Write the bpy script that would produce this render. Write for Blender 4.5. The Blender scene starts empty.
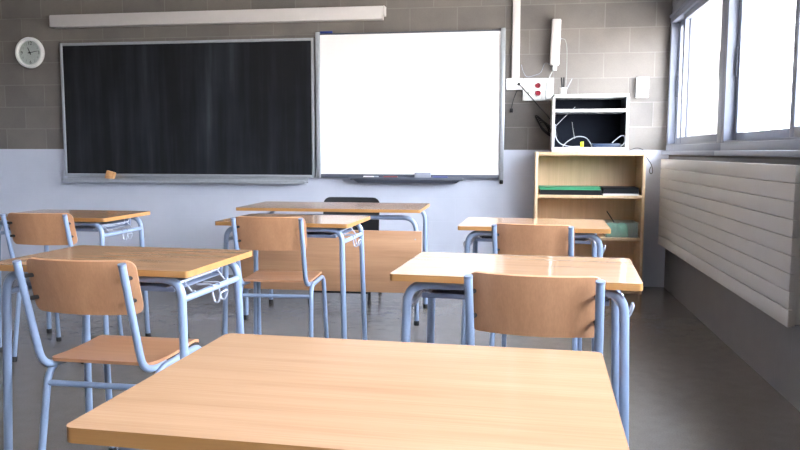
import bpy, bmesh, math, random
from mathutils import Vector, Matrix, Quaternion
random.seed(7)
PI = math.pi
scene = bpy.context.scene
COL = scene.collection

# ------------------------------------------------------------------ materials
def new_mat(name):
    m = bpy.data.materials.new(name); m.use_nodes = True
    nt = m.node_tree; b = nt.nodes['Principled BSDF']
    return m, nt, b

def mapping(nt, scale=(1, 1, 1), rnd=False):
    tc = nt.nodes.new('ShaderNodeTexCoord'); mp = nt.nodes.new('ShaderNodeMapping')
    mp.inputs['Scale'].default_value = scale
    if rnd:
        oi = nt.nodes.new('ShaderNodeObjectInfo'); ad = nt.nodes.new('ShaderNodeVectorMath'); ad.operation = 'ADD'
        mu = nt.nodes.new('ShaderNodeMath'); mu.operation = 'MULTIPLY'; mu.inputs[1].default_value = 37.0
        nt.links.new(oi.outputs['Random'], mu.inputs[0])
        nt.links.new(tc.outputs['Object'], ad.inputs[0]); nt.links.new(mu.outputs[0], ad.inputs[1])
        nt.links.new(ad.outputs[0], mp.inputs['Vector'])
    else:
        nt.links.new(tc.outputs['Object'], mp.inputs['Vector'])
    return mp

def noise(nt, mp, scale, detail=3.0, rough=.55):
    n = nt.nodes.new('ShaderNodeTexNoise'); n.inputs['Scale'].default_value = scale
    n.inputs['Detail'].default_value = detail; n.inputs['Roughness'].default_value = rough
    nt.links.new(mp.outputs[0], n.inputs['Vector']); return n

def ramp(nt, fac, stops):
    r = nt.nodes.new('ShaderNodeValToRGB'); e = r.color_ramp.elements
    while len(e) < len(stops): e.new(.5)
    for el, (p, c) in zip(e, stops):
        el.position = p; el.color = (*c, 1)
    nt.links.new(fac, r.inputs[0]); return r

def mixc(nt, fac, a, b, mode='MIX'):
    m = nt.nodes.new('ShaderNodeMix'); m.data_type = 'RGBA'; m.blend_type = mode
    for inp, v in ((m.inputs['Factor'], fac), (m.inputs['A'], a), (m.inputs['B'], b)):
        if hasattr(v, 'is_linked') or hasattr(v, 'links'): nt.links.new(v, inp)
        else: inp.default_value = v if not isinstance(v, tuple) else (*v, 1)
    return m.outputs['Result']

def math_node(nt, op, a, b=None, clamp=False):
    m = nt.nodes.new('ShaderNodeMath'); m.operation = op; m.use_clamp = clamp
    for i, v in enumerate((a, b)):
        if v is None: continue
        if hasattr(v, 'links'): nt.links.new(v, m.inputs[i])
        else: m.inputs[i].default_value = v
    return m.outputs[0]

def bump(nt, b, height, strength=.2, dist=.002):
    bp = nt.nodes.new('ShaderNodeBump'); bp.inputs['Strength'].default_value = strength
    bp.inputs['Distance'].default_value = dist
    nt.links.new(height, bp.inputs['Height']); nt.links.new(bp.outputs[0], b.inputs['Normal'])

def plain(name, col, rough=.5, metal=0., spec=.5, var=.06, nscale=14, bmp=0.):
    m, nt, b = new_mat(name)
    mp = mapping(nt, rnd=True); n = noise(nt, mp, nscale)
    lo = tuple(c * (1 - var) for c in col); hi = tuple(min(1, c * (1 + var)) for c in col)
    r = ramp(nt, n.outputs['Fac'], [(.3, lo), (.7, hi)])
    nt.links.new(r.outputs[0], b.inputs['Base Color'])
    b.inputs['Roughness'].default_value = rough; b.inputs['Metallic'].default_value = metal
    b.inputs['Specular IOR Level'].default_value = spec
    if bmp: bump(nt, b, n.outputs['Fac'], bmp)
    return m

def wood(name, a, bcol, c, rough=.3, spec=.5, axis='x', sc=1.0, bmp=.03):
    """straight-grained timber / laminate; grain runs along the given local axis"""
    m, nt, b = new_mat(name)
    s = {'x': (1.2, 14, 14), 'y': (14, 1.2, 14), 'z': (14, 14, 1.2)}[axis]
    mp = mapping(nt, tuple(v * sc for v in s), rnd=True)
    n1 = noise(nt, mp, 1.6, 4, .6)
    s2 = {'x': (2, 160, 160), 'y': (160, 2, 160), 'z': (160, 160, 2)}[axis]
    mp2 = mapping(nt, s2, rnd=True); n2 = noise(nt, mp2, 1.5, 2)
    r = ramp(nt, n1.outputs['Fac'], [(.25, a), (.5, bcol), (.75, c)])
    g = ramp(nt, n2.outputs['Fac'], [(.35, (.86, .84, .8)), (.65, (1, 1, 1))])
    col = mixc(nt, .55, r.outputs[0], g.outputs[0], 'MULTIPLY')
    nt.links.new(col, b.inputs['Base Color'])
    b.inputs['Roughness'].default_value = rough; b.inputs['Specular IOR Level'].default_value = spec
    if bmp: bump(nt, b, n2.outputs['Fac'], bmp, .0005)
    return m

M = {}
M['desk'] = wood('beech_laminate', (.41, .24, .138), (.47, .283, .168), (.51, .315, .195), rough=.12, spec=.5, axis='x', bmp=0)
M['edge'] = wood('beech_edge', (.37, .18, .06), (.44, .225, .078), (.49, .26, .10), rough=.35, axis='x')
M['ply'] = wood('chair_plywood', (.49, .245, .125), (.55, .285, .152), (.60, .32, .175), rough=.38, axis='z')
M['seat'] = wood('seat_plywood', (.43, .205, .105), (.49, .245, .13), (.55, .285, .16), rough=.3, axis='x')
M['panel'] = wood('panel_beech', (.43, .23, .125), (.51, .285, .16), (.57, .33, .19), rough=.35, axis='x')
M['shelf'] = wood('shelf_beech', (.62, .43, .255), (.69, .49, .30), (.74, .535, .34), rough=.4, axis='z')
M['tube'] = plain('blue_grey_paint', (.25, .325, .475), rough=.28, var=.04)
M['tray'] = plain('dark_tray_paint', (.17, .21, .31), rough=.35)
M['wire'] = plain('pale_wire', (.55, .60, .72), rough=.25, metal=.3)
M['capgrey'] = plain('grey_blue_cap', (.20, .25, .36), rough=.4)
M['rubber'] = plain('black_rubber', (.012, .012, .013), rough=.6)
M['black'] = plain('black_plastic', (.012, .012, .014), rough=.5, spec=.2)
M['blackfab'] = plain('black_fabric', (.014, .015, .018), rough=.85, nscale=300, bmp=.2)
M['white'] = plain('white_enamel', (.80, .80, .79), rough=.35, var=.02)
M['offwhite'] = plain('cream_enamel', (.56, .53, .495), rough=.4, var=.025, nscale=3)
M['fixture'] = plain('fixture_white', (.62, .59, .58), rough=.4, var=.02)
M['alu'] = plain('brushed_aluminium', (.46, .49, .53), rough=.35, metal=.55, var=.05, nscale=40)
M['alu_dark'] = plain('dark_aluminium', (.085, .095, .125), rough=.4, metal=0)
M['winframe'] = plain('window_aluminium', (.23, .25, .31), rough=.4, metal=.1, var=.03)
M['shutter'] = plain('shutter_housing', (.20, .205, .22), rough=.5)
M['ceiling'] = plain('ceiling_paint', (.78, .76, .73), rough=.9, var=.02)
M['red'] = plain('red_socket', (.24, .006, .022), rough=.35)
M['ivory'] = plain('socket_white', (.78, .78, .75), rough=.35, var=.02)
M['green'] = plain('green_card', (.04, .27, .13), rough=.5)
M['greenc'] = plain('green_cloth', (.10, .36, .22), rough=.8, nscale=60, bmp=.2)
M['cablegrey'] = plain('grey_cable', (.30, .31, .33), rough=.5)
M['navy'] = plain('navy_plastic', (.02, .035, .07), rough=.35)
M['paper'] = plain('paper', (.75, .72, .70), rough=.8)
M['lime'] = plain('lime_plastic', (.62, .72, .02), rough=.35)
M['blue'] = plain('blue_marker', (.015, .035, .22), rough=.35)
M['felt'] = plain('grey_felt', (.30, .32, .38), rough=.8)
M['redm'] = plain('dark_red_marker', (.22, .03, .03), rough=.35)
M['eraser'] = wood('eraser_wood', (.62, .30, .12), (.72, .40, .18), (.78, .5, .26), rough=.5)
M['dial'] = plain('clock_dial', (.66, .70, .68), rough=.4, var=.02)
M['ink'] = plain('dark_ink', (.03, .035, .035), rough=.5)
M['greyink'] = plain('grey_ink', (.28, .30, .30), rough=.5)
M['inside'] = plain('cabinet_interior', (.006, .008, .014), rough=.7, spec=.1)

def glass_mat(name, tint=(1, 1, 1), refl=.06, rough=.02, dens=None):
    m = bpy.data.materials.new(name); m.use_nodes = True; nt = m.node_tree
    nt.nodes.remove(nt.nodes['Principled BSDF']); out = nt.nodes['Material Output']
    t = nt.nodes.new('ShaderNodeBsdfTransparent'); t.inputs[0].default_value = (*tint, 1)
    g = nt.nodes.new('ShaderNodeBsdfGlossy'); g.inputs['Roughness'].default_value = rough
    lw = nt.nodes.new('ShaderNodeLayerWeight'); lw.inputs['Blend'].default_value = .5
    p5 = math_node(nt, 'POWER', lw.outputs['Facing'], 5.0)
    fr = math_node(nt, 'MULTIPLY_ADD', p5, .8).node; fr.inputs[2].default_value = .03
    mx = nt.nodes.new('ShaderNodeMixShader')
    nt.links.new(fr.outputs[0], mx.inputs[0]); nt.links.new(t.outputs[0], mx.inputs[1]); nt.links.new(g.outputs[0], mx.inputs[2])
    last = mx
    if dens:
        d = nt.nodes.new('ShaderNodeBsdfDiffuse'); d.inputs[0].default_value = (*dens[0], 1)
        m2 = nt.nodes.new('ShaderNodeMixShader'); m2.inputs[0].default_value = dens[1]
        nt.links.new(mx.outputs[0], m2.inputs[1]); nt.links.new(d.outputs[0], m2.inputs[2]); last = m2
    nt.links.new(last.outputs[0], out.inputs[0])
    return m
M['glass'] = glass_mat('window_glass', (.97, .98, 1))
M['clear'] = glass_mat('clear_plastic', (.9, .95, .93), dens=((.55, .62, .58), .25))
M['clockglass'] = glass_mat('clock_glass', (.96, .97, .97))

def block_wall(name, axis_u, off_u, off_v, split, p0=(.55, .58, .68), p1=(.605, .635, .735)):
    """concrete blocks 40 x 20 cm, raw above the painted dado line"""
    m, nt, b = new_mat(name)
    tc = nt.nodes.new('ShaderNodeTexCoord'); sp = nt.nodes.new('ShaderNodeSeparateXYZ'); nt.links.new(tc.outputs['Object'], sp.inputs[0])
    u = sp.outputs[axis_u]; z = sp.outputs['Z']
    cb = nt.nodes.new('ShaderNodeCombineXYZ')
    nt.links.new(math_node(nt, 'SUBTRACT', u, off_u), cb.inputs[0]); nt.links.new(math_node(nt, 'SUBTRACT', z, off_v), cb.inputs[1])
    br = nt.nodes.new('ShaderNodeTexBrick'); nt.links.new(cb.outputs[0], br.inputs['Vector'])
    br.offset = .5; br.offset_frequency = 2; br.squash = 1
    br.inputs['Scale'].default_value = 1; br.inputs['Brick Width'].default_value = .4; br.inputs['Row Height'].default_value = .2
    br.inputs['Mortar Size'].default_value = .0045; br.inputs['Mortar Smooth'].default_value = .35; br.inputs['Bias'].default_value = 0
    br.inputs['Color1'].default_value = (.195, .177, .161, 1); br.inputs['Color2'].default_value = (.155, .143, .133, 1)
    br.inputs['Mortar'].default_value = (.225, .21, .195, 1)
    mp = mapping(nt); n1 = noise(nt, mp, 3.2, 4); n2 = noise(nt, mp, 120, 3)
    st = ramp(nt, n1.outputs['Fac'], [(.3, (.84, .84, .85)), (.7, (1.08, 1.07, 1.05))])
    fine = ramp(nt, n2.outputs['Fac'], [(.3, (.92, .92, .92)), (.7, (1.05, 1.05, 1.05))])
    raw = mixc(nt, 1., br.outputs['Color'], st.outputs[0], 'MULTIPLY'); raw = mixc(nt, .8, raw, fine.outputs[0], 'MULTIPLY')
    pc = ramp(nt, n1.outputs['Fac'], [(.3, p0), (.7, p1)])
    pm = mixc(nt, math_node(nt, 'MULTIPLY', br.outputs['Fac'], .05), pc.outputs[0], tuple(c * 1.15 for c in p1))
    above = math_node(nt, 'GREATER_THAN', z, split)
    col = mixc(nt, above, pm, raw)
    nt.links.new(col, b.inputs['Base Color'])
    rr = math_node(nt, 'MULTIPLY_ADD', above, .45); rr.node.inputs[2].default_value = .42
    nt.links.new(rr, b.inputs['Roughness'])
    mk = math_node(nt, 'MULTIPLY_ADD', above, .8); mk.node.inputs[2].default_value = .2
    h = math_node(nt, 'MULTIPLY', br.outputs['Fac'], math_node(nt, 'MULTIPLY', mk, -1.0))
    h2 = math_node(nt, 'MULTIPLY_ADD', n2.outputs['Fac'], .25); nt.links.new(h, h2.node.inputs[2])
    bump(nt, b, h2, .35, .004)
    return m
SPLIT = 1.132
M['wall_front'] = block_wall('block_wall_front', 'X', .091, 1.72, SPLIT)
M['wall_side'] = block_wall('block_wall_side', 'Y', .1, 1.72, 1.08)
M['wall_right'] = block_wall('block_wall_window_shaded', 'Y', .1, 1.72, 1.08, (.19, .18, .175), (.22, .208, .202))  # same dado paint, darkened in its colour for the shade below the windows

m, nt, b = new_mat('floor_terrazzo'); M['floor'] = m
mp = mapping(nt); n1 = noise(nt, mp, 1.4, 4); n2 = noise(nt, mp, 160, 2); n3 = noise(nt, mp, 14, 4)
c1 = ramp(nt, n1.outputs['Fac'], [(.3, (.145, .13, .118)), (.7, (.163, .147, .135))])
c2 = ramp(nt, n2.outputs['Fac'], [(.34, (.86, .86, .86)), (.5, (1, 1, 1)), (.66, (1.07, 1.07, 1.06))])
c3 = ramp(nt, n3.outputs['Fac'], [(.3, (.92, .92, .92)), (.7, (1.05, 1.05, 1.05))])
nt.links.new(mixc(nt, 1., mixc(nt, .8, c1.outputs[0], c2.outputs[0], 'MULTIPLY'), c3.outputs[0], 'MULTIPLY'), b.inputs['Base Color'])
b.inputs['Roughness'].default_value = .24
b.inputs['Specular IOR Level'].default_value = .6

# chalkboard: near-black slate with vertical wiped chalk smears
m, nt, b = new_mat('chalkboard_slate'); M['slate'] = m
mp = mapping(nt, (5.5, 1, .35)); n1 = noise(nt, mp, 1.3, 4, .6); mp2 = mapping(nt, (2, 2, 2)); n2 = noise(nt, mp2, 1.2, 3)
c1 = ramp(nt, n1.outputs['Fac'], [(.42, (.0085, .009, .011)), (.6, (.018, .021, .027)), (.78, (.04, .046, .056))])
c2 = ramp(nt, n2.outputs['Fac'], [(.3, (.75, .75, .75)), (.7, (1.2, 1.2, 1.2))])
nt.links.new(mixc(nt, 1., c1.outputs[0], c2.outputs[0], 'MULTIPLY'), b.inputs['Base Color'])
b.inputs['Roughness'].default_value = .5; b.inputs['Specular IOR Level'].default_value = .25

M['whiteboard'] = plain('whiteboard_surface', (.90, .90, .90), rough=.3, var=.008, spec=.45)

# ------------------------------------------------------------------ mesh building
class MB:
    def __init__(s): s.v = []; s.f = []; s.mi = []
    def add(s, vs, fs, mi=0):
        o = len(s.v); s.v += [tuple(x) for x in vs]; s.f += [tuple(i + o for i in f) for f in fs]; s.mi += [mi] * len(fs); return s
    def bm(s, bm, mi=0, mat=None):
        bm.verts.index_update()
        s.add([(mat @ v.co if mat else v.co) for v in bm.verts], [[v.index for v in f.verts] for f in bm.faces], mi); bm.free(); return s
    def box(s, lo, hi, bev=0., seg=2, mi=0, mat=None):
        bm = bmesh.new(); bmesh.ops.create_cube(bm, size=1)
        for v in bm.verts: v.co = Vector([(lo[i] + hi[i]) / 2 + v.co[i] * (hi[i] - lo[i]) for i in range(3)])
        if bev: bmesh.ops.bevel(bm, geom=bm.edges[:], offset=bev, segments=seg, profile=.5, affect='EDGES')
        return s.bm(bm, mi, mat)
    def tube(s, pts, r, seg=14, fil=0., fn=6, mi=0, closed=False, r2=None):
        P = [Vector(p) for p in pts]
        if fil:
            Q = [P[0]]
            for i in range(1, len(P) - 1):
                a, b_, c = P[i - 1], P[i], P[i + 1]; d1 = (a - b_); d2 = (c - b_)
                t = min(fil, d1.length * .48, d2.length * .48); p1 = b_ + d1.normalized() * t; p2 = b_ + d2.normalized() * t
                for k in range(fn + 1):
                    w = k / fn; Q.append(p1 * (1 - w) ** 2 + b_ * 2 * w * (1 - w) + p2 * w * w)
            Q.append(P[-1]); P = Q
        n = len(P); T = []
        for i in range(n):
            if closed: d = P[(i + 1) % n] - P[i - 1]
            else: d = P[min(i + 1, n - 1)] - P[max(i - 1, 0)]
            T.append(d.normalized())
        up = Vector((0, 0, 1)) if abs(T[0].z) < .9 else Vector((1, 0, 0))
        N = (up - T[0] * up.dot(T[0])).normalized(); vs = []
        for i in range(n):
            if i: N = (N - T[i] * N.dot(T[i])).normalized()
            B = T[i].cross(N); rr = r if r2 is None else r + (r2 - r) * i / (n - 1)
            for k in range(seg):
                a = 2 * PI * k / seg; vs.append(P[i] + (N * math.cos(a) + B * math.sin(a)) * rr)
        fs = []
        for i in range(n if closed else n - 1):
            j = (i + 1) % n
            for k in range(seg):
                l = (k + 1) % seg; fs.append((i * seg + k, i * seg + l, j * seg + l, j * seg + k))
        if not closed: fs += [tuple(range(seg))[::-1], tuple((n - 1) * seg + k for k in range(seg))]
        return s.add(vs, fs, mi)
    def cyl(s, a, b, r, seg=20, mi=0, r2=None): return s.tube([a, b], r, seg, mi=mi, r2=r2)
    def lathe(s, prof, center, axis='y', seg=48, mi=0, closed=False):
        c = Vector(center); vs = []
        for (r, h) in prof:
            for k in range(seg):
                a = 2 * PI * k / seg
                if axis == 'y': vs.append(c + Vector((r * math.cos(a), h, r * math.sin(a))))
                else: vs.append(c + Vector((r * math.cos(a), r * math.sin(a), h)))
        fs = []
        for i in range(len(prof) - 1):
            for k in range(seg):
                l = (k + 1) % seg; fs.append((i * seg + k, i * seg + l, (i + 1) * seg + l, (i + 1) * seg + k))
        return s.add(vs, fs, mi)
    def slab(s, w, h, rc, fn, thick, nu=20, nv=10, mi=0, rim=0):
        """rounded-corner panel mapped through fn(u, v) -> (pos, normal); both faces and a rim"""
        us = []
        for k in range(7): us.append(-w / 2 + rc * (1 - math.cos(PI / 2 * k / 6)))
        inner = [-w / 2 + rc + (w - 2 * rc) * k / nu for k in range(1, nu)]
        us = us + inner + [-x for x in us[::-1]]
        top = []; bot = []
        nU = len(us)
        for u in us:
            e = max(0, abs(u) - (w / 2 - rc)); hv = h / 2 - rc + math.sqrt(max(0, rc * rc - e * e))
            for k in range(nv + 1):
                v = -hv + 2 * hv * k / nv; p, n = fn(u, v); p = Vector(p); n = Vector(n).normalized()
                top.append(p + n * thick / 2); bot.append(p - n * thick / 2)
        nn = nV = nv + 1; fs = []; fb = []
        for i in range(nU - 1):
            for k in range(nv):
                a, b_, c, d = i * nn + k, (i + 1) * nn + k, (i + 1) * nn + k + 1, i * nn + k + 1
                fs.append((a, b_, c, d)); fb.append((d + nU * nn, c + nU * nn, b_ + nU * nn, a + nU * nn))
        loop = [i * nn for i in range(nU)] + [(nU - 1) * nn + k for k in range(1, nn)] + [i * nn + nv for i in range(nU - 2, -1, -1)] + [k for k in range(nv - 1, 0, -1)]
        fr = []; O = nU * nn
        for i in range(len(loop)):
            a, b_ = loop[i], loop[(i + 1) % len(loop)]; fr.append((b_, a, a + O, b_ + O))
        o = len(s.v); s.v += [tuple(x) for x in top + bot]
        for g, m_ in ((fs + fb, mi), (fr, rim)):
            s.f += [tuple(i + o for i in f) for f in g]; s.mi += [m_] * len(g)
        return s
    def build(s, name, mats, parent=None, loc=(0, 0, 0), rz=0, ang=35):
        me = bpy.data.meshes.new(name); me.from_pydata(s.v, [], s.f)
        if not isinstance(mats, (list, tuple)): mats = [mats]
        for m_ in mats: me.materials.append(m_)
        for p, i in zip(me.polygons, s.mi): p.material_index = i; p.use_smooth = True
        me.validate(); me.update()
        bm = bmesh.new(); bm.from_mesh(me); bmesh.ops.recalc_face_normals(bm, faces=bm.faces[:]); bm.to_mesh(me); bm.free()
        me.set_sharp_from_angle(angle=math.radians(ang))
        o = bpy.data.objects.new(name, me); COL.objects.link(o); o.location = loc; o.rotation_euler.z = rz
        if parent: o.parent = parent
        return o

def tag(o, label=None, cat=None, group=None, kind=None):
    if label: o['label'] = label
    if cat: o['category'] = cat
    if group: o['group'] = group
    if kind: o['kind'] = kind
    return o
def thing(name, label, cat, loc=(0, 0, 0), rz=0, group=None):
    o = bpy.data.objects.new(name, None); COL.objects.link(o); o.location = loc; o.rotation_euler.z = rz
    o.empty_display_size = .1
    return tag(o, label, cat, group)
def copy_tree(o, parent=None):
    c = o.copy(); COL.objects.link(c)
    if parent: c.parent = parent
    for ch in list(o.children): copy_tree(ch, c)
    return c
def smooth(pts, n=8):
    P = [Vector(p) for p in pts]; P = [P[0] * 2 - P[1]] + P + [P[-1] * 2 - P[-2]]; out = []
    for i in range(1, len(P) - 2):
        for k in range(n):
            t = k / n; a, b_, c, d = P[i - 1:i + 3]
            out.append(.5 * ((2 * b_) + (c - a) * t + (2 * a - 5 * b_ + 4 * c - d) * t * t + (3 * b_ - a - 3 * c + d) * t ** 3))
    out.append(P[-2]); return out
def text_mesh(s, size, mat4):
    cu = bpy.data.curves.new('t', 'FONT'); cu.body = s; cu.size = size; cu.align_x = 'CENTER'; cu.align_y = 'CENTER'
    ob = bpy.data.objects.new('t', cu); me = bpy.data.meshes.new_from_object(ob)
    vs = [mat4 @ v.co for v in me.vertices]; fs = [tuple(p.vertices) for p in me.polygons]
    bpy.data.objects.remove(ob); bpy.data.curves.remove(cu); bpy.data.meshes.remove(me)
    return vs, fs

# ------------------------------------------------------------------ room shell
FY = 6.39          # inner face of the front wall
RX = 1.225         # inner face of the window wall
LX, BY, CH = -5.6, -2.4, 3.0
def struct(name, mb, mat, parent=None):
    o = mb.build(name, mat, parent)
    if not parent: tag(o, kind='structure')
    return o
struct('floor', MB().box((LX - .2, BY - .2, -.12), (RX + .42, FY + .2, 0)), M['floor'])
struct('ceiling', MB().box((LX - .2, BY - .2, CH), (RX + .42, FY + .2, CH + .15)), M['ceiling'])
struct('wall_front', MB().box((LX - .2, FY, 0), (RX + .42, FY + .2, CH)), M['wall_front'])
struct('wall_left', MB().box((LX - .2, BY, 0), (LX, FY, CH)), M['wall_side'])
struct('wall_back', MB().box((LX - .2, BY - .2, 0), (RX + .42, BY, CH)), M['wall_front'])
WZ0, WZ1, WZ2 = 1.105, 2.19, 2.62         # sill, top of the sashes, top of the shutter housing
mullions = [6.36, 4.71, 2.55, .45, -1.2]  # last window is out of view, added to light the chair backs
OX = .42  # outer depth of the window wall, thickened to block grazing daylight
wr = MB().box((RX, BY, 0), (RX + OX, FY, WZ0))
wr.box((RX, BY, WZ2), (RX + OX, FY, CH)); wr.box((RX, BY, WZ0), (RX + OX, mullions[-1], WZ2)); wr.box((RX, mullions[0], WZ0), (RX + OX, FY, WZ2))
struct('wall_right', wr, M['wall_right'])

def make_window(n, y1, y0):
    """sliding aluminium window from y1 (far) to y0 (near), sashes on two tracks"""
    w = bpy.data.objects.new('window_%d' % n, None); COL.objects.link(w); tag(w, kind='structure')
    x0, x1 = RX - .03, RX + .09
    f = MB()
    f.box((x0, y0, WZ0 + .015), (x1, y1, WZ0 + .065), .004)                     # bottom track
    f.box((x0 + .005, y0 + .11, WZ0 + .064), (x0 + .010, y1 - .05, WZ0 + .076)); f.box((x0 + .054, y0 + .11, WZ0 + .064), (x0 + .058, y1 - .05, WZ0 + .076))
    f.box((x0, y0, WZ1 - .055), (x1, y1, WZ1), .004)                            # top track
    f.box((x0 - .008, y0, WZ1 - .012), (x0, y1, WZ1 + .01), .002)
    f.box((x0 + .003, y1 - .045, WZ0 + .066), (x1, y1 - .0005, WZ1 - .056), .004); f.box((x0 + .003, y0 + .0005, WZ0 + .066), (x1, y0 + .105, WZ1 - .056), .004)
    f.build('window_frame', M['winframe'], w)
    MB().box((x0 - .035, y0, WZ0 - .012), (RX + OX, y1, WZ0 + .018), .006).build('window_sill', M['winframe'], w)
    h = MB().box((x0 + .01, y0, WZ1), (x1 + .1, y1, WZ2), .004)
    for k in range(1, 6): h.box((x0 + .004, y0 + .02, WZ1 + k * .07), (x0 + .012, y1 - .02, WZ1 + k * .07 + .05), .003)
    h.build('shutter_housing', M['shutter'], w)
    ym = (y1 + y0) / 2 - .02 if n > 1 else 5.94
    zb, zt = WZ0 + .06, WZ1 - .045
    for (a, b_, xo) in ((y1 - .04, ym - .03, .06), (ym + .03, y0 + .10, .02)):
        s = MB(); X0, X1 = x0 + xo, x0 + xo + .03; st = .058
        s.box((X0, a - st, zb), (X1, a, zt), .004); s.box((X0, b_, zb), (X1, b_ + st, zt), .004)
        s.box((X0 + .001, b_ + st - .001, zb), (X1 - .001, a - st + .001, zb + .062), .002); s.box((X0 + .001, b_ + st - .001, zt - .05), (X1 - .001, a - st + .001, zt), .002)
        so = s.build('sash', M['winframe'], w)
        MB().box((X0 + .012, b_ + st - .01, zb + .05), (X0 + .018, a - st + .01, zt - .04)).build('pane', M['glass'], so)
        hb = MB().box((X0 - .012, b_ + .018, 1.55), (X0, b_ + .04, 1.72), .004) if xo < .03 else MB().box((X0 - .012, a - .04, 1.55), (X0, a - .018, 1.72), .004)
        hb.build('pull_handle', M['alu_dark'], so)
    return w
for i in range(len(mullions) - 1): make_window(i + 1, mullions[i], mullions[i + 1])

# ------------------------------------------------------------------ things on the front wall
def at_wall(name, label, cat, x, z, y=FY): return thing(name, label, cat, (x, y, z))

# chalkboard (origin at lower left corner on the wall)
cb = at_wall('chalkboard', 'long dark chalkboard with aluminium frame, on the left of the front wall', 'chalkboard', -2.925, .886)
W, H = 2.372, 1.2
MB().box((-W / 2 + .015, -.035, .015), (W / 2 - .015, -.004, H - .015)).build('writing_surface', M['slate'], cb)
f = MB(); e = .024
for lo, hi in (((-W / 2, -.045, 0), (-W / 2 + e, -.002, H)), ((W / 2 - e, -.045, 0), (W / 2, -.002, H)), ((-W / 2 + e, -.044, H - e), (W / 2 - e, -.002, H)), ((-W / 2 + e, -.044, 0), (W / 2 - e, -.002, e))):
    f.box(lo, hi, .004)
f.build('frame', M['alu'], cb)
t = MB().box((-W / 2 + .01, -.105, -.05), (W / 2 - .07, -.002, -.038), .003).box((-W / 2 + .01, -.112, -.055), (W / 2 - .07, -.1, -.02), .004)
t.box((-W / 2 + .01, -.02, -.05), (W / 2 - .07, -.002, .002), .003).build('chalk_tray', M['alu'], cb)
er = MB().box((-.04, -.022, 0), (.04, .022, .075), .008, mat=Matrix.Rotation(math.radians(14), 4, 'Y'))
eo = er.build('board_eraser', M['eraser'], None, (-3.655, FY - .068, .859)); eo.rotation_euler.x = math.radians(-8)
tag(eo, 'small orange wooden block eraser standing on the chalk tray', 'eraser')

# whiteboard
wb = at_wall('whiteboard', 'bright white whiteboard with grey side rails, on the front wall right of the chalkboard', 'whiteboard', -.914, .891)
W, H = 1.59, 1.228
MB().box((-W / 2 + .02, -.04, .025), (W / 2 - .02, -.004, H - .01)).build('writing_surface', M['whiteboard'], wb)
f = MB().box((-W / 2 - .012, -.055, -.005), (-W / 2 + .026, -.0, H + .012), .005).build('side_rail', M['alu'], wb)
f = MB().box((W / 2 - .026, -.055, -.02), (W / 2 + .012, -.002, H + .012), .005)
f.build('side_rail', M['alu'], wb)
MB().box((-W / 2 + .02, -.048, -.005), (W / 2 - .02, -.002, .03), .003).build('bottom_rail', M['alu_dark'], wb)
MB().box((-W / 2 + .02, -.044, H - .012), (W / 2 - .02, -.002, H), .002).build('top_rail', M['alu_dark'], wb)
pt = MB()
x0, x1 = -1.40 + .912, -.44 + .912
pt.add([(x0, -.02, .0), (x1, -.02, .0), (x1, -.13, .0), (x0, -.13, .0), (x0 + .06, -.02, -.042), (x1 - .06, -.02, -.042), (x1 - .06, -.10, -.042), (x0 + .06, -.10, -.042)],
       [(0, 1, 2, 3), (7, 6, 5, 4), (0, 3, 7, 4), (1, 5, 6, 2), (3, 2, 6, 7), (0, 4, 5, 1)])
pt.box((x0, -.134, -.016), (x1, -.124, .008), .003)
pt.build('pen_tray', M['alu_dark'], wb)
MB().box((W / 2 - .02, -.06, -.045), (W / 2 + .01, -.01, -.012), .006).build('corner_cap', M['black'], wb)
o = MB().box((-.068, -.025, 0), (.068, .025, .05), .008).build('board_eraser', M['felt'], None, (-.785, FY - .085, .889)); tag(o, 'grey felt eraser lying on the pen tray of the whiteboard', 'eraser')
def marker(x, mat, l, label, ln=.13):
    t = thing('marker', label, 'marker', (x, FY - .092, .889 + .0095), 0, 'markers on the pen tray')
    MB().tube([(-ln / 2, 0, 0), (ln * .22, 0, 0)], .009, 12).build('barrel', M['white'] if l else mat, t)
    MB().tube([(ln * .22, 0, 0), (ln / 2, 0, 0)], .0095, 12).build('cap', mat, t)
marker(-.635, M['blue'], 0, 'blue marker beside the felt eraser on the pen tray')
marker(-1.06, M['redm'], 0, 'dark red marker in the middle of the pen tray', .12)
marker(-1.23, M['felt'], 1, 'pale marker with grey cap at the left end of the pen tray')
o = MB().box((-.055, -.025, 0), (.055, .0, .02), .005).build('plastic_strip', M['blue'], None, (-1.63, FY - .012, .891 + 1.2295)); tag(o, 'dark blue plastic strip on the top left edge of the whiteboard', 'strip')

# long white fixture
lf = at_wall('board_light', 'long white linear light fixture on the wall above the boards', 'light fixture', -2.645, 2.275)
L = 3.05
MB().box((-L / 2, -.085, -.052), (L / 2 - .012, .0, .055), .004).box((-L / 2, -.0865, -.006), (L / 2 - .04, -.084, -.003)).build('housing', M['fixture'], lf)
MB().box((L / 2 - .012, -.083, -.024), (L / 2 + .008, -.002, .056), .004).build('end_cap', M['fixture'], lf)
MB().box((-L / 2 - .006, -.083, -.048), (-L / 2, -.002, .05), .002).build('end_cap', M['fixture'], lf)

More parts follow.
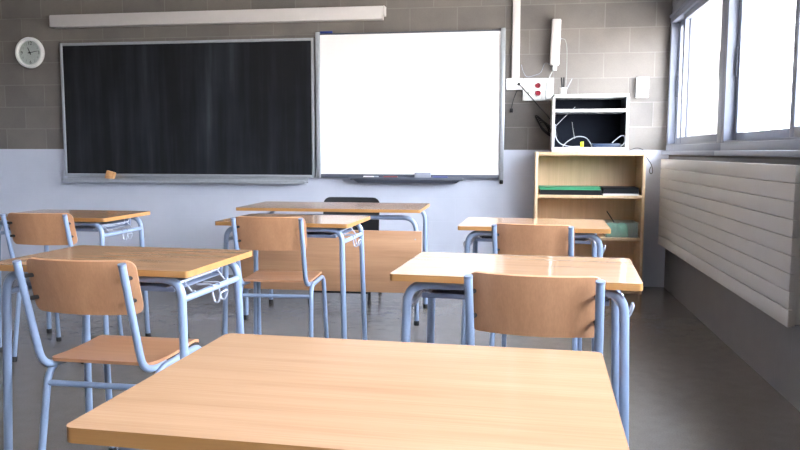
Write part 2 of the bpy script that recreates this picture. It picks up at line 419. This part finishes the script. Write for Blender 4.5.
# clock
ck = at_wall('wall_clock', 'round white wall clock left of the chalkboard', 'clock', -4.424, 2.010)
ck.scale = (.94, .94, .94)
MB().lathe([(.0001, -.001), (.145, -.001), (.150, -.012), (.148, -.035), (.138, -.045), (.126, -.045), (.118, -.034), (.116, -.014)], (0, 0, 0)).build('case', M['white'], ck)
dl = MB().lathe([(.0001, -.016), (.118, -.016), (.118, -.012), (.0001, -.012)], (0, 0, 0)).build('dial', M['dial'], ck)
face = Matrix.Translation((0, -.0165, 0)) @ Matrix.Rotation(PI / 2, 4, 'X')
for h in range(1, 13):
    a = h * PI / 6; big = h % 3 == 0
    vs, fs = text_mesh(str(h), .046 if big else .03, Matrix.Translation((.09 * math.sin(a), 0, .09 * math.cos(a))) @ face)
    MB().add(vs, fs).build('numeral', M['ink' if big else 'greyink'], dl)
def hand(name, ang, ln, w, y, mat):
    d = Vector((math.sin(ang), 0, math.cos(ang))); s = Vector((math.cos(ang), 0, -math.sin(ang)))
    p = [d * -.02 - s * w, d * -.02 + s * w, d * ln + s * w * .5, d * ln - s * w * .5]; q = [Vector((0, y, 0)) + v for v in p] + [Vector((0, y - .002, 0)) + v for v in p]
    MB().add(q, [(0, 1, 2, 3), (7, 6, 5, 4), (0, 4, 5, 1), (1, 5, 6, 2), (2, 6, 7, 3), (3, 7, 4, 0)]).build(name, mat, ck)
hand('hour_hand', math.radians(337), .055, .005, -.020, M['ink']); hand('minute_hand', math.radians(80), .085, .0038, -.024, M['ink'])
MB().lathe([(.0001, -.030), (.008, -.030), (.008, -.016)], (0, 0, 0)).build('hub', M['ink'], ck)
MB().lathe([(.0001, -.034), (.117, -.034), (.117, -.033), (.0001, -.033)], (0, 0, 0)).build('clock_glass', M['clockglass'], ck)

# trunking and sockets
tr = at_wall('cable_trunking', 'white vertical cable trunking running up the wall beside the whiteboard', 'trunking', -.02, 1.625)
MB().box((-.032, -.035, .095), (.03, -.001, CH - 1.63), .003).build('riser', M['fixture'], tr)
MB().box((-.075, -.036, .002), (.058, -.001, .096), .003).build('junction_run', M['white'], tr)
MB().lathe([(.0001, -.042), (.012, -.042), (.012, -.036)], (.028, 0, .048), seg=16).build('outlet', M['black'], tr)
sp = at_wall('socket_panel', 'white wall panel with two red and two white sockets', 'socket panel', .165, 1.628)
MB().box((-.125, -.045, -.092), (.125, -.001, .092), .006).build('plate', M['ivory'], sp)
for (x, z, mt) in ((.0, .031, 'red'), (.0, -.031, 'red'), (-.054, .032, 'paper'), (-.054, -.03, 'paper')):
    MB().lathe([(.0001, -.050), (.014, -.050), (.0165, -.057), (.021, -.057), (.022, -.045)], (x, 0, z), seg=24).build('socket', M[mt], sp)
MB().box((.03, -.0465, -.075), (.033, -.044, .075)).build('seam', M['greyink'], sp)
MB().box((.068, -.0465, -.075), (.071, -.044, .075)).build('seam', M['greyink'], sp)

# access point: tall thin white box
ap = at_wall('access_point', 'tall narrow white wireless access point box mounted on the block wall', 'access point', .297, 2.005)
ap.rotation_euler.y = math.radians(1.5)
MB().box((-.037, -.075, -.185), (.037, -.012, .185), .010, 3).build('casing', M['fixture'], ap)
MB().box((-.02, -.014, -.1), (.02, -.001, .1)).build('wall_bracket', M['white'], ap)
MB().box((-.012, -.05, -.225), (.022, -.02, -.183), .004).build('connector_boot', M['white'], ap)
MB().cyl((.037, -.04, .03), (.048, -.04, .03), .006, 10).build('port', M['felt'], ap)
tb = at_wall('thermostat_box', 'blank white rectangular box on the wall near the window corner', 'wall box', .997, 1.636)
MB().box((-.049, -.03, -.083), (.049, .0, .083), .006).build('casing', M['white'], tb)
MB().box((-.049, -.032, -.06), (.049, -.029, -.058)).build('seam', M['paper'], tb)

# ------------------------------------------------------------------ shelf in the corner
SX0, SX1, SY0, SY1 = .147, .99, 6.03, 6.375
bs = thing('bookcase', 'open beech bookcase in the corner under the white cabinet', 'bookcase', ((SX0 + SX1) / 2, (SY0 + SY1) / 2, 0))
w, d = (SX1 - SX0) / 2, (SY1 - SY0) / 2; T = .022; SH = 1.115
for s in (-1, 1):
    MB().box((min(s * w, s * (w - T)), -d, 0), (max(s * w, s * (w - T)), d, SH), .002).build('side_panel', M['shelf'], bs)
MB().box((-w + T, -d, SH - .028), (w - T, d, SH), .002).build('top_panel', M['shelf'], bs)
MB().box((-w + T, d - .008, .05), (w - T, d, SH - .028)).build('back_panel', M['shelf'], bs)
for z in (.752, .42, .06):
    MB().box((-w + T, -d + .006, z), (w - T, d - .008, z + .024), .002).build('shelf_board', M['shelf'], bs)
MB().box((-w + T, -d + .02, 0), (w - T, -d + .04, .06)).build('plinth', M['shelf'], bs)
SZ1 = .752 + .024; SZ2 = .42 + .024
def slim(name, label, cat, lo, hi, mat, mats2=None, group=None):
    c = ((lo[0] + hi[0]) / 2, (lo[1] + hi[1]) / 2, lo[2]); t = thing(name, label, cat, c, 0, group)
    a = [lo[i] - c[i] for i in range(3)]; b_ = [hi[i] - c[i] for i in range(3)]
    MB().box((a[0], a[1], 0), (b_[0], b_[1], .004), .001).box((a[0], a[1], b_[2] - .004), (b_[0], b_[1], b_[2]), .001).box((a[0], b_[1] - .004, 0), (b_[0], b_[1], b_[2]), .001).build('cover', mat, t)
    MB().box((a[0] + .004, a[1] + .004, .004), (b_[0] - .004, b_[1] - .004, b_[2] - .004)).build('pages', mats2 or M['paper'], t)
    return t
slim('folder', 'wide black folder lying on the upper shelf beneath the green folder', 'folder', (.188, 6.045, SZ1), (.672, 6.33, SZ1 + .040), M['black'], M['black'])
slim('folder', 'green folder lying on top of the black folder on the upper shelf', 'folder', (.183, 6.05, SZ1 + .0402), (.66, 6.33, SZ1 + .062), M['green'], M['green'])
slim('paper_stack', 'stack of white paper under the black binder on the upper shelf', 'papers', (.676, 6.04, SZ1), (.945, 6.32, SZ1 + .014), M['paper'])
slim('binder', 'thick black binder on white papers at the right of the upper shelf', 'binder', (.674, 6.045, SZ1 + .0142), (.95, 6.33, SZ1 + .062), M['black'], M['black'])
# plastic tray with green cloth and a pencil
tx0, tx1, ty0, ty1, tz = .705, .95, 6.05, 6.30, SZ2 + .001
ct = thing('plastic_tray', 'clear plastic tray holding green cloth on the lower shelf', 'tray', ((tx0 + tx1) / 2, (ty0 + ty1) / 2, tz))
a, b_ = (tx1 - tx0) / 2, (ty1 - ty0) / 2
m_ = MB().box((-a, -b_, 0), (a, b_, .003)); hgt = .112
m_.box((-a, -b_, .003), (-a + .003, b_, hgt)).box((a - .003, -b_, .003), (a, b_, hgt)).box((-a + .003, -b_, .003), (a - .003, -b_ + .003, hgt)).box((-a + .003, b_ - .003, .003), (a - .003, b_, hgt))
m_.build('tray_body', M['clear'], ct)
MB().box((-a - .006, -b_ - .006, hgt), (a + .006, -b_ + .003, hgt + .006), .002).box((-a - .006, b_ - .003, hgt), (a + .006, b_ + .006, hgt + .006), .002).box((-a - .006, -b_, hgt), (-a + .003, b_, hgt + .006), .002).box((a - .003, -b_, hgt), (a + .006, b_, hgt + .006), .002).build('rim', M['clear'], ct)
bm = bmesh.new(); bmesh.ops.create_grid(bm, x_segments=14, y_segments=14, size=1)
for v in bm.verts:
    r_ = max(abs(v.co.x), abs(v.co.y)); v.co = Vector((v.co.x * .085, v.co.y * .1, (.085 if r_ < .9 else .0) * (1 if r_ < .9 else 0) + .012 * math.sin(v.co.x * 7 + v.co.y * 5) * (r_ < .9)))
o = MB().bm(bm).build('cloth', M['greenc'], None, ((tx0 + tx1) / 2 - .03, (ty0 + ty1) / 2, tz + .004), ang=80); tag(o, 'folded green cloth inside the clear plastic tray', 'cloth')
o = MB().tube([(0, 0, 0), (-.055, .02, .085)], .0045, 8).tube([(-.055, .02, .085), (-.061, .0215, .094)], .0045, 8, r2=.001).build('pencil', M['black'], None, (.775, 6.10, SZ2 + .112)); tag(o, 'dark pencil sticking out of the clear plastic tray', 'pencil')

# white cabinet on the bookcase
AX0, AX1, AZ0, AZ1 = .272, .852, SH + .001, SH + .448
av = thing('equipment_cabinet', 'open white cabinet with dark inside standing on the bookcase', 'cabinet', ((AX0 + AX1) / 2, SY0 + .01, AZ0))
w = (AX1 - AX0) / 2; D = .33; H = AZ1 - AZ0; T = .018
m_ = MB().box((-w, 0, 0), (-w + T, D, H), .003).box((w - T, 0, 0), (w, D, H), .003).box((-w, 0, H - .022), (w, D, H), .003).box((-w, -.005, 0), (w, D, .036), .003)
m_.build('case', M['white'], av)
MB().box((-w + T, D - .01, .036), (w - T, D, H - .022)).box((-w + T, .045, .036), (-w + T + .003, D, H - .022)).box((w - T - .003, .045, .036), (w - T, D, H - .022)).build('dark_lining', M['inside'], av)
MB().box((-w + T, .0, H - .138), (w - T, D - .02, H - .115), .002).build('inner_shelf', M['white'], av)
rt = MB().box((-.11, -.06, 0), (.11, .06, .03), .005).build('router', M['navy'], None, (.70, 6.16, AZ0 + .0365)); tag(rt, 'flat dark blue box on the floor of the white cabinet', 'router')
o = MB().box((-.012, -.012, 0), (.012, .012, .042), .003).build('connector', M['lime'], None, (.507, 6.08, AZ0 + .0365)); tag(o, 'small lime yellow connector standing inside the white cabinet', 'connector')
def cable(name, label, pts, r, mat, plug=None, grp=None):
    t = MB().tube(smooth(pts), r, 8).build(name, mat); tag(t, label, 'cable', grp)
    if plug: MB().box(*plug, .004).build('plug', M['black'], t)
    return t
zf = AZ0 + .036 + .006
cable('cable', 'thick white cable looping along the floor of the white cabinet', [(.285 + .012, 6.035, 1.33), (.30, 6.06, 1.24), (.34, 6.07, 1.18), (.42, 6.07, zf), (.49, 6.07, zf)], .0042, M['cablegrey'])
cable('cable', 'white cable arched over the lime connector in the white cabinet', [(.36, 6.10, zf), (.40, 6.10, 1.20), (.47, 6.11, 1.235), (.54, 6.115, 1.225), (.58, 6.12, 1.175), (.585, 6.13, zf)], .0042, M['cablegrey'])
cable('cable', 'white cable arched at the right end of the white cabinet', [(.735, 6.065, 1.185), (.76, 6.065, 1.21), (.80, 6.06, 1.24), (.825, 6.055, 1.235), (.828, 6.05, 1.19), (.80, 6.06, zf + .001)], .0042, M['cablegrey'])
cable('cable', 'thin pale wire slanting up inside the white cabinet', [(.292, 6.05, 1.31), (.37, 6.08, 1.39), (.45, 6.1, 1.468)], .002, M['cablegrey'])
cable('cable', 'thin pale wire hanging at the back of the white cabinet', [(.43, 6.12, 1.35), (.44, 6.14, 1.29), (.455, 6.15, 1.22)], .002, M['greyink'])
cable('power_cable', 'black power cable slanting from the trunking outlet to the white cabinet', [(.008, FY - .045, 1.672), (.04, FY - .085, 1.635), (.10, FY - .095, 1.57), (.17, FY - .10, 1.49), (.225, FY - .12, 1.43), (.262, FY - .14, 1.38)], .0045, M['black'])
co = MB()
for k in range(5):
    cx, cz = .205 + .012 * k, 1.345 - .012 * k; ang = math.radians(-52 + 3 * k)
    ring = []
    for q in range(24):
        a_ = 2 * PI * q / 24; ex, ez = .088 * math.cos(a_), (.018 + .004 * k) * math.sin(a_)
        ring.append((cx + ex * math.cos(ang) - ez * math.sin(ang), FY - .035 - .011 * k, cz + ex * math.sin(ang) + ez * math.cos(ang)))
    co.tube(ring, .005, 8, closed=True)
co.tube(smooth([(.245, FY - .1, 1.345), (.255, FY - .14, 1.33), (.264, FY - .2, 1.30), (.263, FY - .26, 1.27)]), .0045, 8)
o = co.build('cable_coil', M['black']); tag(o, 'coiled bundle of black cable hanging beside the white cabinet', 'cable')
cable('cable', 'short black cable with plug dangling below the trunking', [(-.005, FY - .02, 1.625), (-.03, FY - .025, 1.56), (-.045, FY - .03, 1.50), (-.05, FY - .03, 1.47)], .0035, M['black'], ((-.062, FY - .045, 1.44), (-.035, FY - .015, 1.475)))
cable('cable', 'thin pale cable drooping across the wall below the access point', [(.025, FY - .006, 1.835), (.045, FY - .006, 1.77), (.075, FY - .006, 1.735), (.13, FY - .006, 1.745), (.185, FY - .006, 1.77), (.215, FY - .008, 1.84), (.25, FY - .02, 1.835), (.288, FY - .03, 1.80)], .002, M['felt'])
cable('cable', 'thin dark cable falling from the access point to the socket panel', [(.285, FY - .045, 1.782), (.262, FY - .05, 1.74), (.235, FY - .055, 1.66), (.225, FY - .055, 1.58), (.235, FY - .055, 1.53), (.262, FY - .06, 1.53)], .003, M['greyink'])
cable('cable', 'thin grey cable dropping from the access point to the white cabinet', [(.345, FY - .045, 2.035), (.375, FY - .045, 2.02), (.39, FY - .045, 1.95), (.392, FY - .045, 1.8), (.388, FY - .05, 1.66), (.385, FY - .06, 1.568)], .002, M['greyink'])
cable('cable', 'thin black cable curling off the top of the bookcase by the window wall', [(.87, 6.15, SH + .004), (.92, 6.13, SH + .03), (.97, 6.12, SH + .02), (1.01, 6.12, 1.07), (1.045, 6.13, 1.02), (1.06, 6.14, .965), (1.05, 6.14, .945), (1.035, 6.14, .965), (1.045, 6.14, 1.0)], .003, M['black'])
cp = thing('pen_cup', 'small white cup standing on the white cabinet', 'cup', (.358, 6.18, AZ1 + .001))
MB().lathe([(.0001, 0), (.024, 0), (.027, .062), (.0245, .062), (.022, .004), (.0001, .004)], (0, 0, 0), axis='z', seg=24).build('cup_body', M['white'], cp)
for k, (dx, dy, lab) in enumerate(((-.012, .004, 'black pen leaning left in the white cup'), (.002, .008, 'black pen standing upright in the white cup'))):
    o = MB().tube([(0, 0, .0), (dx, dy, .135)], .006, 8).build('pen', M['black'], None, (.354 + .006 * k, 6.178, AZ1 + .008)); tag(o, lab, 'pen', 'pens in the cup')
o = MB().tube([(0, 0, 0), (.06, .006, .12)], .003, 8).build('pen', M['felt'], None, (.366, 6.184, AZ1 + .012)); tag(o, 'thin grey pen leaning far right out of the white cup', 'pen', 'pens in the cup')

# ------------------------------------------------------------------ radiator
RFX = 1.125; RY0, RY1 = 3.27, 6.17; RZ0, RZ1 = .386, 1.062
ra = thing('radiator', 'long cream flat panel radiator under the windows', 'radiator', (RX, (RY0 + RY1) / 2, RZ0))
L = (RY1 - RY0) / 2; ph = (RZ1 - RZ0) / 9
for k in range(9):
    MB().box((RFX - RX, -L, k * ph + .0015), (RFX - RX + .018, L, (k + 1) * ph - .0015), .002).build('panel', M['offwhite'], ra)
MB().box((RFX - RX + .018, -L + .004, .004), (RFX - RX + .03, L - .004, RZ1 - RZ0 - .004)).box((RFX - RX + .03, -L + .01, .01), (RFX - RX + .055, -L + .05, RZ1 - RZ0 - .01), .004).box((RFX - RX + .03, L - .05, .01), (RFX - RX + .055, L - .01, RZ1 - RZ0 - .01), .004).build('header', M['offwhite'], ra)
for y in (-L + .3, 0, L - .3): MB().box((-.045, y - .02, .08), (-.001, y + .02, RZ1 - RZ0 - .08)).build('bracket', M['offwhite'], ra)
MB().tube([(-.06, -L + .03, RZ1 - RZ0 - .05), (-.06, -L - .05, RZ1 - RZ0 - .05), (-.001, -L - .06, RZ1 - RZ0 - .05)], .009, 12, .02).build('valve_pipe', M['alu'], ra)
MB().cyl((-.06, -L - .03, RZ1 - RZ0 - .05), (-.06, -L - .075, RZ1 - RZ0 - .05), .018, 16).build('valve', M['white'], ra)

# ------------------------------------------------------------------ student desks
def make_desk():
    t = thing('student_desk', 'x', 'desk', group='student desks')
    W, D, Z = .708, .504, .758
    MB().slab(W, D, .014, lambda u, v: ((u, v, Z - .010), (0, 0, 1)), .020, 12, 6, 0, 1).build('desk_top', [M['desk'], M['edge']], t)
    r = .0135; zt = Z - .020 - r - .001
    for sx in (-1, 1):
        for sy in (-1, 1):
            lg = MB().tube([(sx * .18, sy * .205, zt), (sx * .308, sy * .205, zt), (sx * .326, sy * .222, .018)], r, 16, .085, 8).build('leg', M['tube'], t)
            MB().cyl((sx * .326, sy * .222, .028), (sx * .3265, sy * .2225, .0), .0165, 16).build('rubber_foot', M['rubber'], lg)
    for sy in (-1, 1): MB().cyl((-.19, sy * .205, zt), (.19, sy * .205, zt), r - .0005, 16).build('top_rail', M['tube'], t)
    for sx in (-1, 1): MB().cyl((sx * .3105, -.205, .660), (sx * .3105, .205, .660), .0105, 14).build('side_rail', M['tube'], t)
    tr = MB().box((-.27, -.175, .681), (.27, .165, .684), .001).box((-.27, -.180, .678), (.27, -.172, .694), .002).box((-.27, .160, .681), (.27, .168, .72), .002).build('book_tray', M['tray'], t)
    for sx in (-1, 1):
        w = MB()
        for o_, zz in ((.272, .705), (.245, .692)):
            w.tube([(sx * o_, .14, .735), (sx * o_, .14, zz), (sx * o_, -.18, zz)], .003, 8, .015, 4)
        w.tube([(sx * .245, -.18, .692), (sx * .272, -.18, .705)], .003, 8)
        w.tube([(sx * .245, -.1, .692), (sx * .1, .05, .689), (sx * .16, .13, .689), (sx * .245, .10, .692)], .0028, 8)
        for y in (-.12, .12): w.tube([(sx * .272, y, .703), (sx * .300, y, .668), (sx * .3105, y, .672)], .0035, 8, .008, 3)
        w.build('tray_wire', M['wire'], tr)
    for sx in (-1, 1):
        pr = [(.262, .674), (.318, .674), (.318, .655), (.325, .622), (.333, .616), (.341, .622), (.349, .648)]
        a_ = [(sx * x, -.015, z) for x, z in pr]; c_ = [(sx * x, .035, z) for x, z in pr[::-1]]
        MB().tube(smooth(a_ + c_, 4), .0032, 8).build('bag_hook', M['wire'], t)
    return t

def make_chair():
    t = thing('school_chair', 'x', 'chair', group='school chairs')
    # backrest: ply sheet bowed away from the sitter
    c = .11
    zc, yc = .712, -.106; lean = math.radians(16)
    def bf(u, v):
        dy = .037 * (u / .17) ** 2 + .002; y = yc + dy - v * math.sin(lean); n = Vector((2 * .037 * u / .17 ** 2, -1, -math.tan(lean)))
        return (u, y, zc + v * math.cos(lean)), n
    MB()  .slab(.352, .174, .028, bf, .010, 18, 6, 0, 0).build('backrest', M['ply'], t)
    def sf(u, v):      # v: -.18 (back) .. .18 (front)
        y = .17 + v; z = .462
        q = (v + .18) / .36
        z += -.010 * math.sin(PI * min(1, q * 1.25)) * (1 - (u / .18) ** 2 * .5)
        if q > .8: z -= .022 * ((q - .8) / .2) ** 2
        return (u, y, z), (0, .0, 1)
    MB().slab(.352, .36, .035, sf, .010, 16, 14, 0, 0).build('seat', M['seat'], t)
    r = .0115
    for s in (-1, 1):
        p = MB().tube([(s * .166, -.143, .788), (s * .167, -.045, .448), (s * .167, .09, .440)], r, 14, .06, 7).build('back_post', M['tube'], t)
        MB().cyl((s * .166, -.1424, .786), (s * .166, -.1438, .7925), r + .0006, 14).build('end_cap', M['capgrey'], p)
        for zz in (.745, .675): MB().cyl((s * .160, -.118 - (zz - .715) * .28, zz), (s * .158, -.071 - (zz - .715) * .28, zz - .003), .0065, 10).build('rivet', M['rubber'], p)
        a_ = MB().tube([(s * .193, -.065, .016), (s * .182, .005, .4385), (s * .182, .17, .4385)], r, 14, .06, 7).build('leg', M['tube'], t)
        MB().cyl((s * .1931, -.0634, .026), (s * .1935, -.0666, 0), r + .003, 14).build('rubber_foot', M['rubber'], a_)
        a_ = MB().tube([(s * .182, .168, .4385), (s * .182, .325, .4385), (s * .193, .365, .016)], r, 14, .06, 7).build('leg', M['tube'], t)
        MB().cyl((s * .1931, .3645, .026), (s * .1935, .366, 0), r + .003, 14).build('rubber_foot', M['rubber'], a_)
        MB().cyl((s * .165, .06, .440), (s * .182, .06, .4385), .009, 10).build('weld_plate', M['tube'], t)
    MB().cyl((-.185, -.004, .385), (.185, -.004, .385), .0095, 14).build('stretcher', M['tube'], t)
    MB().cyl((-.182, .22, .4385), (.182, .22, .4385), .0095, 14).build('seat_rail', M['tube'], t)
    return t

desks = [(-.205, 1.079, -.037, 'beech topped desk in the near foreground with no chair in view'),
 (-1.312, 2.367, -.05, 'beech topped desk with blue legs left of the foreground desk, with the nearest chair'),
 (-2.496, 3.901, -.012, 'beech topped desk with blue legs at the far left, below the chalkboard'),
 (-1.164, 3.863, -.031, 'beech topped desk with blue legs standing just before the teacher table'),
 (.009, 2.348, -.070, 'beech topped desk at the right behind the foreground desk, its top shining white'),
 (.090, 3.786, -.041, 'small looking beech topped desk at the right in front of the bookcase')]
proto = make_desk()
for i, ((x, y, a, lab), zs) in enumerate(zip(desks, (1.008, .9925, 1.0015, .9963, 1, 1.0033))):   # feet screwed in or out a little
    o = proto if i == 0 else copy_tree(proto)
    o.location = (x, y, 0); o.rotation_euler.z = a; o['label'] = lab; o.scale = ((.985 if i == 0 else 1), 1, zs)
chairs = [(-1.268, 2.105, -.015, 'plywood school chair with blue tube frame in the left foreground, its seat in view'),
 (-2.429, 3.60, .056, 'plywood school chair cut by the left edge, pushed up to the far left desk'),
 (-1.195, 3.596, .062, 'plywood school chair at the centre desk before the teacher table'),
 (.060, 2.052, -.097, 'plywood school chair seen from behind at the right, just past the foreground desk'),
 (.091, 3.432, -.137, 'plywood school chair at the right in front of the bookcase, only its back in view')]
proto = make_chair()
for i, (x, y, a, lab) in enumerate(chairs):
    o = proto if i == 0 else copy_tree(proto)
    o.location = (x, y, 0); o.rotation_euler.z = a; o['label'] = lab

# ------------------------------------------------------------------ teacher's table and chair
td = thing('teacher_table', 'long beech teacher table with a front modesty panel under the whiteboard', 'table', (-1.195, 4.95, 0), .012)
W, D, Z = 1.20, .62, .752
MB().slab(W, D, .01, lambda u, v: ((u, v - .03, Z - .010), (0, 0, 1)), .020, 12, 6, 0, 1).build('table_top', [M['desk'], M['edge']], td)
r = .015; zt = Z - .020 - r - .002
for sx in (-1, 1):
    for sy, yy in ((-1, -.255), (1, .28)):
        lg = MB().tube([(sx * .38, yy, zt - (.02 if sy < 0 else 0)), (sx * .565, yy, zt - (.02 if sy < 0 else 0)), (sx * .572, yy, .02)], r, 16, .10, 8).build('leg', M['tube'], td)
        MB().cyl((sx * .572, yy, .03), (sx * .572, yy, 0), .018, 16).build('rubber_foot', M['rubber'], lg)
    MB().cyl((sx * .568, -.255, .20), (sx * .568, .28, .20), .012, 14).build('side_rail', M['tube'], td)
for yy, dz in ((-.255, .02), (.28, 0)): MB().cyl((-.39, yy, zt - dz), (.39, yy, zt - dz), r - .0005, 16).build('top_rail', M['tube'], td)
mp_ = MB().box((-.592, -.292, .214), (.606, -.274, .612), .002).build('modesty_panel', M['panel'], td)
for sx in (-1, 1):
    for zz in (.56, .28): MB().cyl((sx * .566, -.293, zz), (sx * .566, -.290, zz), .005, 10).build('screw', M['alu'], mp_)

tc = thing('teacher_chair', 'black padded chair behind the teacher table', 'chair', (-1.275, 5.52, 0), PI + .0)
MB().slab(.445, .30, .05, lambda u, v: ((u, -.20 - .03 * (1 - (u / .22) ** 2) - v * .14,   .605 + v), (0, -1, -.14)), .03, 16, 8).build('backrest', M['blackfab'], tc)
MB().slab(.45, .42, .05, lambda u, v: ((u, v, .455 + .008 * math.cos(v * 6)), (0, 0, 1)), .045, 12, 10).build('seat', M['blackfab'], tc)
for s in (-1, 1):
    MB().tube([(s * .19, -.23, .62), (s * .19, -.215, .43), (s * .19, -.1, .425)], .010, 12, .05).build('back_post', M['black'], tc)
    for yy, fy in ((-.17, -.23), (.17, .21)):
        lg = MB().tube([(s * .20, yy * .6, .425), (s * .21, yy, .425), (s * .225, fy, .015)], .011, 12, .05).build('leg', M['black'], tc)
        MB().cyl((s * .225, fy, .025), (s * .225, fy, 0), .015, 12).build('rubber_foot', M['rubber'], lg)
MB().cyl((-.222, .195, .08), (.222, .195, .08), .009, 12).build('stretcher', M['black'], tc)
MB().cyl((-.20, 0.1, .425), (.20, 0.1, .425), .011, 12).build('seat_rail', M['black'], tc)

# ------------------------------------------------------------------ daylight
wd = bpy.data.worlds.new('overcast_sky'); scene.world = wd; wd.use_nodes = True
nt = wd.node_tree; bg = nt.nodes['Background']
tc_ = nt.nodes.new('ShaderNodeTexCoord'); sep = nt.nodes.new('ShaderNodeSeparateXYZ'); nt.links.new(tc_.outputs['Generated'], sep.inputs[0])
mr = nt.nodes.new('ShaderNodeMapRange'); mr.inputs['From Min'].default_value = -1; mr.inputs['From Max'].default_value = 1; nt.links.new(sep.outputs['Z'], mr.inputs['Value'])
rp = ramp(nt, mr.outputs[0], [(.0, (.52, .48, .43)), (.47, (.60, .56, .50)), (.52, (.93, .96, 1.0)), (1., (.78, .88, 1.0))])
nt.links.new(rp.outputs[0], bg.inputs['Color']); bg.inputs['Strength'].default_value = 9.0

# ------------------------------------------------------------------ camera
cam = bpy.data.cameras.new('camera'); co_ = bpy.data.objects.new('camera', cam); COL.objects.link(co_)
cam.sensor_width = 36; cam.lens = 747.93 / 800 * 36; cam.clip_start = .02
R_ = Vector(((0.988140, 0.153542, 0.002068))); U_ = Vector(((-0.016931, 0.095558, 0.995280))); F_ = Vector(((-0.152620, 0.983511, -0.097024)))
mt = Matrix((R_, U_, -F_)).transposed().to_4x4(); mt.translation = Vector((0, 0, 1.1109)); co_.matrix_world = mt
scene.camera = co_
vs = scene.view_settings; vs.view_transform = 'Standard'; vs.look = 'None'; vs.gamma = 1; vs.use_curve_mapping = False
vs.exposure = 2.15
